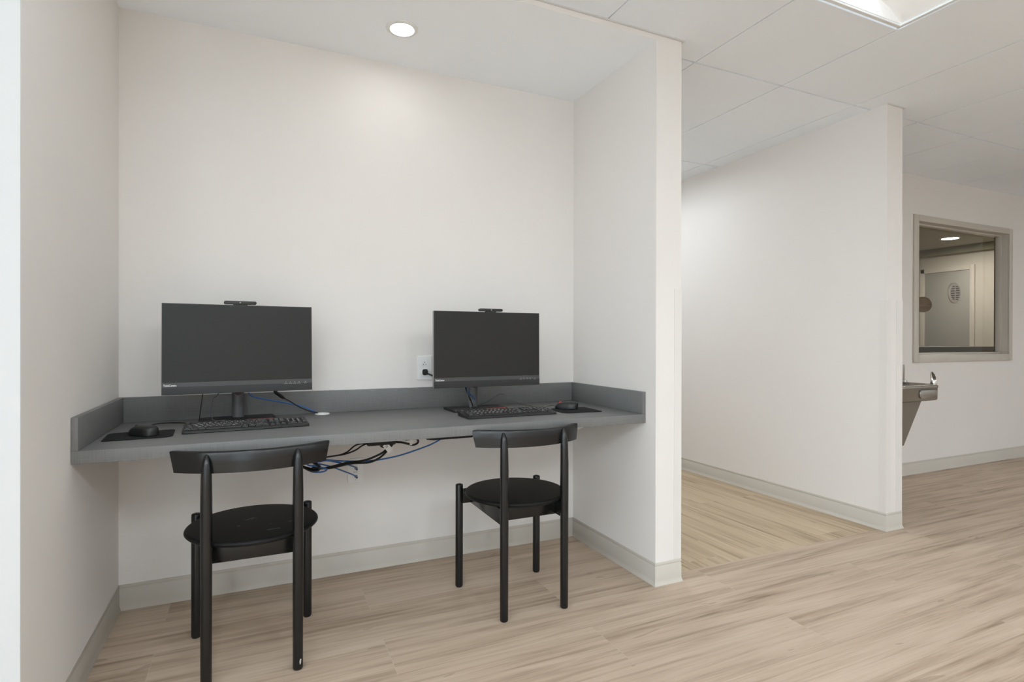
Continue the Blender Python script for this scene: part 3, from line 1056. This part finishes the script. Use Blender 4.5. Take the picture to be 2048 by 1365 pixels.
world_tube('cord', [(1.874, -0.316, 0.7885), (1.862, -0.296, 0.7900), (1.846, -0.275, 0.782), (1.822, -0.262, 0.7765), (1.795, -0.262, 0.7765), (1.775, -0.280, 0.7790), (1.762, -0.306, 0.788), (1.748, -0.318, 0.790), (1.718, -0.318, 0.7985), (1.672, -0.320, 0.808), (1.640, -0.318, 0.825),
                    (1.608, -0.302, 0.848), (1.598, -0.285, 0.8555), (1.590, -0.262, 0.853), (1.578, -0.225, 0.836), (1.560, -0.180, 0.810), (1.545, -0.128, 0.792)], 0.0015, GREYCORD, ms2)

# ================================================================== outlets, plugs and cables
def yplate(mb, w, h, t, bev):
    return mb.box(-w/2, w/2, -t, -0.0003, -h/2, h/2, bev=bev, seg=3)
ol = empty('wall_outlet', (1.287, 0, 0.976), 'white duplex wall outlet left of the right monitor, one plug in it', 'outlet')
yplate(MB(), 0.075, 0.122, 0.0065, 0.0025).build('cover_plate', WHITEPL, ol)
for s in (1, -1):
    mb = MB().prism(rrect(0.034, 0.028, 0.011), 0, 0.0022, bev=0.0005, M=Matrix.Translation((0, -0.0064, s*0.0195)) @ Matrix.Rotation(PI/2, 4, 'X'))
    rc = mb.build('receptacle', WHITEPL, ol)
    sm = MB().box(-0.0075, -0.0053, -0.0090, -0.0080, s*0.0195-0.0065, s*0.0195+0.0015).box(0.0052, 0.0074, -0.0090, -0.0080, s*0.0195-0.0060, s*0.0195+0.0010)
    sm.lathe([(0, 0), (0.0024, 0), (0.0024, 0.001), (0, 0.001)], n=14, M=Matrix.Translation((0, -0.0080, s*0.0195+0.0080)) @ Matrix.Rotation(PI/2, 4, 'X'))
    sm.build('slot', SLOT, rc, smooth=False)
# plug and its cord
pc = empty('power_cable', (1.288, -0.0092, 0.954), 'black power cord plugged into the wall outlet, leading behind the right monitor', 'cable')
mb = MB().prism(rrect(0.027, 0.030, 0.009), 0.0, 0.010, bev=0.002, M=Matrix.Rotation(PI/2, 4, 'X'))
mb.lathe([(0.0125, 0.010), (0.0105, 0.017), (0.0085, 0.022), (0.0, 0.0235)], n=20, M=Matrix.Rotation(PI/2, 4, 'X'))
mb.build('plug', RUBBER, pc)
world_tube('cable', [(1.289, -0.026, 0.951), (1.300, -0.034, 0.945), (1.318, -0.043, 0.938), (1.345, -0.055, 0.930), (1.385, -0.085, 0.918), (1.425, -0.135, 0.905), (1.455, -0.235, 0.930)], 0.0040, RUBBER, pc)

dp = empty('data_outlet', (0.949, 0, 0.489), 'white data wall plate with two network jacks under the desk', 'outlet')
yplate(MB(), 0.073, 0.114, 0.0050, 0.0012).build('cover_plate', WHITEPL, dp)
for zz in (0.011, -0.028):
    j = MB().box(-0.0090, 0.0090, -0.0066, -0.0049, zz-0.009, zz+0.009, bev=0.0005).build('jack', WHITEPL, dp, smooth=False)
    MB().box(-0.0062, 0.0062, -0.0070, -0.0060, zz-0.005, zz+0.005).build('socket', SLOT, j, smooth=False)
FRW = Matrix.Translation((0, -0.0052, 0)) @ Matrix.Rotation(PI/2, 4, 'X')
text_mesh([('B-21', 0.0105, Matrix.Translation((0.0, 0, -0.0085)) @ FRW, 1.0)], 'plate_lettering', GREYINK, dp)
text_mesh([('4', 0.0085, Matrix.Translation((0.0, 0, -0.046)) @ FRW, 1.0)], 'plate_numeral', GREYINK, dp)

def cable(name, pts, r, mat, label, cat='cable', n=8):
    mb = MB().tube(pts, r, n=n)
    return tag(mb.build(name, mat), label, cat)

# above the desk, left monitor
cable('ethernet_cable', [(0.484, -0.118, 0.888), (0.500, -0.110, 0.8725), (0.549, -0.090, 0.856), (0.641, -0.072, 0.833), (0.700, -0.062, 0.816), (0.741, -0.058, 0.796), (0.764, -0.058, 0.7815)], 0.0033, BLUE,
      'blue network cable running from the left monitor stand to the white grommet')
pcl = empty('power_cable', (0.790, -0.058, ZD+0.006), 'thin black power cord with a barrel connector, left monitor to grommet', 'cable')
world_tube('cable', [(0.618, -0.168, 0.868), (0.648, -0.140, 0.847), (0.692, -0.095, 0.814), (0.735, -0.068, 0.792), (0.770, -0.062, 0.7815)], 0.0025, RUBBER, pcl)
Mi = Matrix.Translation(pcl.location).inverted()
mb = MB().tube([Mi @ Vector(p) for p in ((0.582, -0.196, 0.898), (0.590, -0.190, 0.892), (0.612, -0.173, 0.873), (0.622, -0.165, 0.865))], lambda u: 0.0042 if u < 0.25 else (0.0075-0.0025*max(0, u-0.6)/0.4), n=14)
mb.build('connector', RUBBER, pcl)
# above the desk, right monitor
cable('video_cable', [(1.412, -0.262, 0.928), (1.416, -0.252, 0.900), (1.440, -0.224, 0.854), (1.463, -0.204, 0.822), (1.476, -0.200, 0.7925)], 0.0032, RUBBER,
      'black cable hanging left of the right monitor stand pole')
cable('ethernet_cable', [(1.418, -0.244, 0.930), (1.424, -0.240, 0.898), (1.449, -0.212, 0.860), (1.478, -0.185, 0.842), (1.498, -0.162, 0.826), (1.510, -0.145, 0.816)], 0.0030, BLUE,
      'blue network cable hanging behind the right monitor stand')

# under the desk
Y0 = -0.25
pc2 = empty('power_cable', (0.95, Y0, ZU-0.02), 'pair of thin black power leads rising to the desk underside behind the left chair', 'cable')
world_tube('cable', [(0.700, Y0-0.02, 0.600), (0.762, Y0, 0.611), (0.802, Y0, 0.614), (0.844, Y0, 0.618), (0.875, Y0, 0.629), (0.903, Y0, 0.651), (0.928, Y0, 0.659), (0.958, Y0, 0.661)], 0.0034, RUBBER, pc2)
world_tube('cable', [(0.700, Y0-0.028, 0.597), (0.772, Y0-0.006, 0.612), (0.823, Y0-0.006, 0.617), (0.865, Y0-0.006, 0.621), (0.907, Y0-0.006, 0.634), (0.933, Y0-0.006, 0.650), (0.958, Y0-0.006, 0.660)], 0.0034, RUBBER, pc2)
ad = empty('power_adapter', (1.0, Y0, ZU), 'black power brick and plug strapped under the desk, half hidden by the front edge', 'adapter')
mb = MB().box(-0.045, 0.080, -0.035, 0.035, -0.083, -0.0008, bev=0.006)
mb.build('body', RUBBER, ad)
mb = MB().prism([(0.010, -0.080), (0.072, -0.076), (0.072, -0.083), (0.030, -0.099), (0.018, -0.095)], -0.012, 0.012, M=Matrix.Rotation(PI/2, 4, 'X'))
mb.build('plug', RUBBER, ad, smooth=False)
pc3 = empty('power_cable', (1.03, Y0-0.012, 0.62), 'pair of thick black cords looping under the desk to a white tag', 'cable')
world_tube('cable', [(0.722, Y0-0.012, 0.572), (0.782, Y0-0.012, 0.569), (0.865, Y0-0.012, 0.583), (0.939, Y0-0.012, 0.587), (0.989, Y0-0.012, 0.600), (1.030, Y0-0.012, 0.619), (1.062, Y0-0.012, 0.652), (1.068, Y0-0.012, 0.664)], 0.0046, RUBBER, pc3)
world_tube('cable', [(0.728, Y0-0.022, 0.582), (0.792, Y0-0.022, 0.569), (0.886, Y0-0.022, 0.581), (0.961, Y0-0.022, 0.579), (1.005, Y0-0.022, 0.593), (1.036, Y0-0.022, 0.617), (1.066, Y0-0.022, 0.650), (1.072, Y0-0.022, 0.664)], 0.0046, RUBBER, pc3)
Mt = Matrix.Translation((0.0145, -0.0185, 0.0180)) @ Matrix.Rotation(R(-38), 4, 'Y')
tg = MB().box(-0.0125, 0.0125, -0.0006, 0.0006, -0.022, 0.022, M=Mt).build('paper_tag', PAPER, pc3, smooth=False)
tg['label'] = 'white printed tag'
mb = MB()
for k in range(4):
    mb.box(-0.006, 0.004+0.002*(k % 2), -0.0009, -0.0006, 0.004+k*0.0032, 0.0058+k*0.0032, M=Mt)
mb.build('print_lines', GREYINK, tg, smooth=False)
pc4 = empty('power_cable', (1.15, Y0, ZU-0.06), 'black cord loop with a small white flag tag hanging under the desk edge', 'cable')
world_tube('cable', [(1.060, Y0, 0.664), (1.085, Y0, 0.656), (1.117, Y0, 0.651), (1.143, Y0, 0.643), (1.168, Y0, 0.637), (1.186, Y0, 0.644), (1.188, Y0, 0.657), (1.176, Y0, 0.666), (1.155, Y0, 0.665), (1.130, Y0, 0.662)], 0.0048, RUBBER, pc4)
tg2 = MB().box(-0.006, 0.006, -0.0062, -0.0052, -0.013, 0.012, M=Matrix.Translation((0.006, 0, -0.023)) @ Matrix.Rotation(R(12), 4, 'Y')).build('paper_tag', PAPER, pc4, smooth=False)
tg2['label'] = 'white paper flag'
cable('ethernet_cable', [(0.735, Y0-0.01, 0.590), (0.762, Y0, 0.600), (0.782, Y0, 0.602), (0.833, Y0, 0.593), (0.896, Y0+0.004, 0.585), (0.972, Y0+0.006, 0.580), (1.027, Y0+0.006, 0.582), (1.105, Y0, 0.594), (1.175, Y0, 0.611), (1.245, Y0-0.01, 0.634), (1.285, Y0-0.035, 0.660), (1.304, Y0-0.06, 0.682)], 0.0036, BLUE,
      'long blue network cable swooping under the desk up to the power strip')
def plugged(name, pts, label):
    t = empty(name, pts[-1], label, 'cable')
    Mi = Matrix.Translation(t.location).inverted()
    MB().tube([Mi @ Vector(p) for p in pts], 0.0033, n=8).build('cable', BLUE, t)
    e = Mi @ Vector(pts[-1])
    MB().box(e.x-0.0055, e.x+0.0055, e.y+0.000, e.y+0.0219, e.z-0.0045, e.z+0.0045, bev=0.0008).build('connector', CLEARPL, t, smooth=False)
    MB().cyl((e.x, e.y-0.011, e.z), (e.x, e.y-0.0002, e.z), 0.0048, n=14).build('boot', DKGREY, t)
    return t
plugged('ethernet_cable', [(0.755, Y0-0.008, 0.597), (0.790, Y0+0.004, 0.597), (0.833, Y0+0.01, 0.585), (0.885, -0.18, 0.558), (0.926, -0.10, 0.528), (0.947, -0.050, 0.508), (0.949, -0.0285, 0.500)], 'blue network cable plugged into the upper jack of the data plate')
plugged('ethernet_cable', [(0.735, Y0-0.002, 0.592), (0.775, Y0+0.008, 0.580), (0.813, Y0+0.01, 0.566), (0.879, -0.15, 0.520), (0.923, -0.08, 0.487), (0.944, -0.045, 0.468), (0.949, -0.0285, 0.461)], 'blue network cable plugged into the lower jack of the data plate')
cable('ethernet_cable', [(0.688, Y0-0.020, 0.7335), (0.686, Y0-0.028, 0.670), (0.705, Y0-0.036, 0.600), (0.735, Y0-0.036, 0.588), (0.762, Y0-0.036, 0.579), (0.783, Y0-0.034, 0.571), (0.782, Y0-0.030, 0.562), (0.762, Y0-0.030, 0.558), (0.735, Y0-0.030, 0.560), (0.712, Y0-0.030, 0.570)], 0.0036, BLUE,
      'short blue network cable loop hanging beside the black cord coil')
# coil of spare black cord
coil = empty('power_cable', (0.715, Y0-0.012, 0.590), 'tied coil of spare black cord hanging under the desk behind the left chair', 'cable')
pts = []
for i in range(64):
    a = 2*PI*i/12.6
    pts.append((0.040*math.cos(a)+0.002*math.sin(i*1.7), -0.030+0.0009*i+0.002*math.cos(i*2.3), 0.020*math.sin(a)-0.42*0.040*math.cos(a)))
MB().tube(pts, 0.0034, n=8, smooth=3).build('cable', RUBBER, coil)
MB().lathe([(0.0085, -0.004), (0.0105, -0.004), (0.0105, 0.004), (0.0085, 0.004)], n=18, sx=1.0, sy=3.0, M=Matrix.Translation((0.038, -0.002, -0.013))).build('cable_tie', BLKPL, coil)
ps = empty('power_strip', (1.285, -0.43, ZU), 'flat black power strip fixed under the desk beside the right chair', 'power strip')
mb = MB().prism(rrect(0.215, 0.060, 0.020), -0.0445, -0.0008, bev=0.006)
mb.build('housing', RUBBER, ps)

# ================================================================== drinking fountain on the pier's far side
df = empty('drinking_fountain', (X3, -0.43, 0.74), 'stainless steel wall drinking fountain projecting past the pier under the office window', 'drinking fountain')
FX, FY, FZ = X3, -0.43, 0.74
# basin: rounded front, rim with a shallow bowl
def basin_outline(g_):
    pts = []
    x0, x1, y0, y1, r_ = 0.001+0*g_, 0.490-g_, -0.232+g_, 0.232-g_, 0.085-g_*0.6
    pts.append((x0, y0)); 
    for k in range(9):
        a = R(-90+90*k/8); pts.append((x1-r_+r_*math.cos(a), y0+r_+r_*math.sin(a)))
    for k in range(9):
        a = R(0+90*k/8); pts.append((x1-r_+r_*math.cos(a), y1-r_+r_*math.sin(a)))
    pts.append((x0, y1))
    return pts
mb = MB()
rings = []
for g_, z in ((0.012, 0.0), (0.003, 0.004), (0.0, 0.012), (0.0, 0.078), (-0.003, 0.082), (-0.003, 0.092), (0.002, 0.098), (0.012, 0.100), (0.024, 0.098), (0.040, 0.082), (0.075, 0.070)):
    rings.append([(x, y, z) for x, y in basin_outline(g_)])
mb.rings(rings)
mb.build('basin', STEEL, df, angle=40)
# sloping back deck up to the wall
mb = MB().prism([(0.001, 0.100), (0.001, 0.142), (0.300, 0.114), (0.300, 0.100)], -0.205, 0.225, M=Matrix(((1, 0, 0, 0), (0, 0, 1, 0), (0, 1, 0, 0), (0, 0, 0, 1))))
mb = MB()
mb.rings([[(0.001, -0.06, 0.085), (0.430, -0.06, 0.085), (0.430, -0.06, 0.098), (0.001, -0.06, 0.150)], [(0.001, -0.045, 0.085), (0.430, -0.045, 0.085), (0.430, -0.045, 0.098), (0.001, -0.045, 0.150)]])
mb.build('splash_ridge', STEEL, df, smooth=False)
# bubbler: round base with a hooded guard
bx, by = 0.447, -0.196
bub = MB().lathe([(0.017, 0.099), (0.018, 0.102), (0.018, 0.122), (0.016, 0.126), (0.0, 0.126)], n=28, c=(bx, by, 0)).build('bubbler', CHROME, df)
mb = MB()
hood = []
for i in range(9):
    u = i/8
    z = 0.118+0.062*u
    lean = -0.002-0.016*u*u
    wv = 0.0185*math.sqrt(max(0.02, 1-(max(0, u-0.25)/0.78)**2))
    ring = []
    for k in range(9):
        a = R(-80+160*k/8)
        ring.append((bx+lean+wv*0.9*math.cos(a)*0.9, by+wv*math.sin(a), z))
    for k in range(8, -1, -1):
        a = R(-80+160*k/8)
        ring.append((bx+lean-0.002+wv*0.9*math.cos(a)*0.8, by+wv*0.9*math.sin(a), z))
    hood.append(ring)
mb.rings(hood)
mb.build('mouth_guard', CHROME, bub)
# push bar that wraps the near front corner
mb = MB().prism(rrect(0.175, 0.052, 0.0185), 0.0, 0.0085, bev=0.003, M=Matrix.Translation((0.318, -0.2321, 0.044)) @ Matrix.Rotation(PI/2, 4, 'X'))
mb.build('push_bar', STEEL, df)
# shroud below, slanting back to the wall
mb = MB().prism([(0.001, -0.0005), (0.285, -0.0005), (0.108, -0.265), (0.001, -0.265)], -0.215, 0.215, M=Matrix(((1, 0, 0, 0), (0, 0, 1, 0), (0, 1, 0, 0), (0, 0, 0, 1))))
mb.build('shroud', STEELD, df, smooth=False)
# drain knob and second taller bubbler post by the wall
mb = MB().lathe([(0.022, 0.090), (0.024, 0.095), (0.024, 0.205), (0.022, 0.222), (0.0, 0.224)], n=28, c=(0.290, -0.085, 0)).build('bubbler_post', STEEL, df)
MB().lathe([(0.0, -0.016), (0.010, -0.013), (0.016, 0.0), (0.010, 0.013), (0.0, 0.016)], n=20, c=(0.230, -0.150, 0.117)).build('knob', CHROME, df)

# ================================================================== office window in the far wall
win = bpy.data.objects.new('window_1', None)
COL.objects.link(win)
win.location = ((OX0+OX1)/2, YF, OZ0)
structure(win)
WX, WY, WZ = win.location
FX0, FX1, FZ0, FZ1 = 5.5015, 7.0276, 0.9356, 2.1771     # outer edges of the frame face
IX0, IX1, IZ0, IZ1 = 5.566, 6.972, 0.998, 2.125         # clear opening
mb = MB()
def wb(x0, x1, y0, y1, z0, z1, bev=0.0015):
    mb.box(x0-WX, x1-WX, y0-WY, y1-WY, z0-WZ, z1-WZ, bev=bev, seg=2)
y0, y1 = YF-0.014, YF+0.1096
wb(FX0, IX0, y0, YF-0.0004, FZ0, FZ1); wb(IX1, FX1, y0, YF-0.0004, FZ0, FZ1)
wb(IX0, IX1, y0, YF-0.0004, IZ1, FZ1); wb(IX0, IX1, y0, YF-0.0004, FZ0, IZ0)
wb(OX0+0.0004, IX0, YF, y1, OZ0+0.0004, OZ1-0.0004); wb(IX1, OX1-0.0004, YF, y1, OZ0+0.0004, OZ1-0.0004)
wb(IX0, IX1, YF, y1, IZ1, OZ1-0.0004); wb(IX0, IX1, YF, y1, OZ0+0.0004, IZ0)
# stops
for (a, b) in ((YF+0.047, YF+0.092),):
    s = 0.016
    wb(IX0+0.0002, IX0+s, a, b, IZ0+0.0002, IZ1-0.0002); wb(IX1-s, IX1-0.0002, a, b, IZ0+0.0002, IZ1-0.0002)
    wb(IX0+s, IX1-s, a, b, IZ1-s, IZ1-0.0002); wb(IX0+s, IX1-s, a, b, IZ0+0.0002, IZ0+s)
structure(mb.build('window_frame', FRAMEP, win))
gy = YF+0.094
gl = MB().box(IX0+0.0005-WX, IX1-0.0005-WX, gy-WY, gy+0.006-WY, IZ0+0.0005-WZ, IZ1-0.0005-WZ).build('window_glass', GLASS, win, smooth=False)
structure(gl)
# speak-through grille on the glass
gt = empty('speak_through_grille', (6.276, gy-0.0003, 1.553), 'round chrome slotted speak-through grille set in the office window glass', 'grille')
rim = MB().lathe([(0.0, 0.0), (0.094, 0.0), (0.094, 0.005), (0.088, 0.0105), (0.080, 0.0115), (0.0, 0.0115)], n=56, M=Matrix.Rotation(PI/2, 4, 'X')).build('disc', SATIN, gt)
mb = MB()
for row in range(8):
    z = 0.056-row*0.016
    half = math.sqrt(max(0.0, 0.074**2-z*z))
    for s in (-1, 1):
        a, b = sorted((s*0.008, s*max(0.02, half-0.004)))
        mb.box(a, b, -0.0122, -0.0114, z-0.0034, z+0.0034)
mb.build('slots', SLOT, rim, smooth=False)
# oval wooden plaque stuck to the inside of the glass
pq = MB().lathe([(0.0, 0.0), (0.066, 0.0), (0.068, 0.002), (0.068, 0.010), (0.065, 0.012), (0.0, 0.012)], n=48, sx=1.9, sy=1.0, M=Matrix.Rotation(-PI/2, 4, 'X')).build('wooden_plaque', WOODD, None, loc=(5.832, gy+0.0066, 1.437))
tag(pq, 'oval brown wood-grained plaque at the left edge of the office window', 'plaque')

# ------------------------------------------------------------------ the office behind it
OZ, OXR, OYB = 2.40, 9.20, 3.6
plane('floor.002', 4.5, 10.2, YF+0.11, OYB, 0, FLOOR)
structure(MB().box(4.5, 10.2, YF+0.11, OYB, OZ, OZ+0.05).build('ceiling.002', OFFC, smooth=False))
wall('wall_office', [(OXR, OXR+0.1, YF+0.11, 2.115, 0, OZ)], OFFW)
wall('wall_office_back', [(4.5, 10.2, OYB, OYB+0.1, 0, OZ)], OFFW)
wall('wall_office_left', [(4.4, 4.5, YF+0.11, OYB, 0, OZ)], OFFW)
wall('wall_office_side', [(10.2, 10.3, 2.115, OYB, 0, OZ)], OFFW)
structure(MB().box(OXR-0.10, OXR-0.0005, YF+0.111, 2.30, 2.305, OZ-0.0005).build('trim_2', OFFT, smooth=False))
# door on the office's side wall
dr = bpy.data.objects.new('door_1', None)
COL.objects.link(dr)
dr.location = (OXR, 1.79, 0)
structure(dr)
mb = MB()
mb.box(-0.030, -0.0005, -0.355, -0.303, 0.0, 2.135, bev=0.002).box(-0.030, -0.0005, -0.303, 0.303, 2.075, 2.135, bev=0.002).box(-0.030, -0.0005, 0.255, 0.318, 0.0, 2.135, bev=0.002)
structure(mb.build('door_frame', OFFW, dr))
structure(MB().box(-0.016, -0.0005, -0.302, 0.254, 0.008, 2.074, bev=0.001).build('door_panel', DOORG, dr))
downlight('office_downlight', (8.396, 1.32, OZ), 0.098, LENS_O, 'round glowing downlight seen through the office window')
ct2 = MB().box(IX0-0.4, IX1+0.5, gy+0.20, gy+0.75, 1.000, 1.060, bev=0.003).box(IX0-0.4, IX1+0.5, gy+0.22, gy+0.26, 0.0005, 1.000)
tag(ct2.build('reception_counter', COUNT), 'dark counter edge along the bottom of the office window', 'counter')
cab = empty('storage_cabinet', (10.0, 2.9, 0), 'dark storage cabinet with a navy lower door at the office window edge', 'cabinet')
MB().box(-0.35, 0.15, -0.3, 0.3, 0.0005, 2.2, bev=0.003).build('body', DKGREY, cab, smooth=False)
MB().box(-0.372, -0.3505, -0.29, 0.29, 0.05, 1.34, bev=0.003).build('door', NAVY, cab, smooth=False)
MB().box(-0.372, -0.3505, -0.29, 0.29, 1.37, 1.41, bev=0.003).build('shelf_edge', OFFW, cab, smooth=False)

# ================================================================== world, camera, view
w = bpy.data.worlds.new('World')
SC.world = w
w.use_nodes = True
w.node_tree.nodes['Background'].inputs['Color'].default_value = (0.81, 0.94, 1.04, 1)
w.node_tree.nodes['Background'].inputs['Strength'].default_value = 3.0

cd = bpy.data.cameras.new('camera')
cd.sensor_width = 36.0
cd.sensor_fit = 'HORIZONTAL'
cd.lens = F_PX*36.0/2048.0
cd.clip_start = 0.02
cam = bpy.data.objects.new('camera', cd)
COL.objects.link(cam)
y_, p_, r_ = CAM_YAW, CAM_PITCH, CAM_ROLL
fw = Vector((math.sin(y_)*math.cos(p_), math.cos(y_)*math.cos(p_), math.sin(p_)))
rt = Vector((math.cos(y_), -math.sin(y_), 0))
up = rt.cross(fw)
rt2 = rt*math.cos(r_)+up*math.sin(r_)
up2 = up*math.cos(r_)-rt*math.sin(r_)
M = Matrix((rt2, up2, -fw)).transposed().to_4x4()
M.translation = Vector(CAM_LOC)
cam.matrix_world = M
SC.camera = cam

SC.view_settings.view_transform = 'Standard'
SC.view_settings.look = 'None'
SC.view_settings.gamma = 1.0
SC.view_settings.exposure = 0.18
SC.view_settings.use_curve_mapping = False
SC.cycles.max_bounces = 12
SC.cycles.diffuse_bounces = 8
SC.cycles.glossy_bounces = 4
SC.cycles.transparent_max_bounces = 8
SC.cycles.sample_clamp_indirect = 10.0
SC.cycles.use_denoising = True
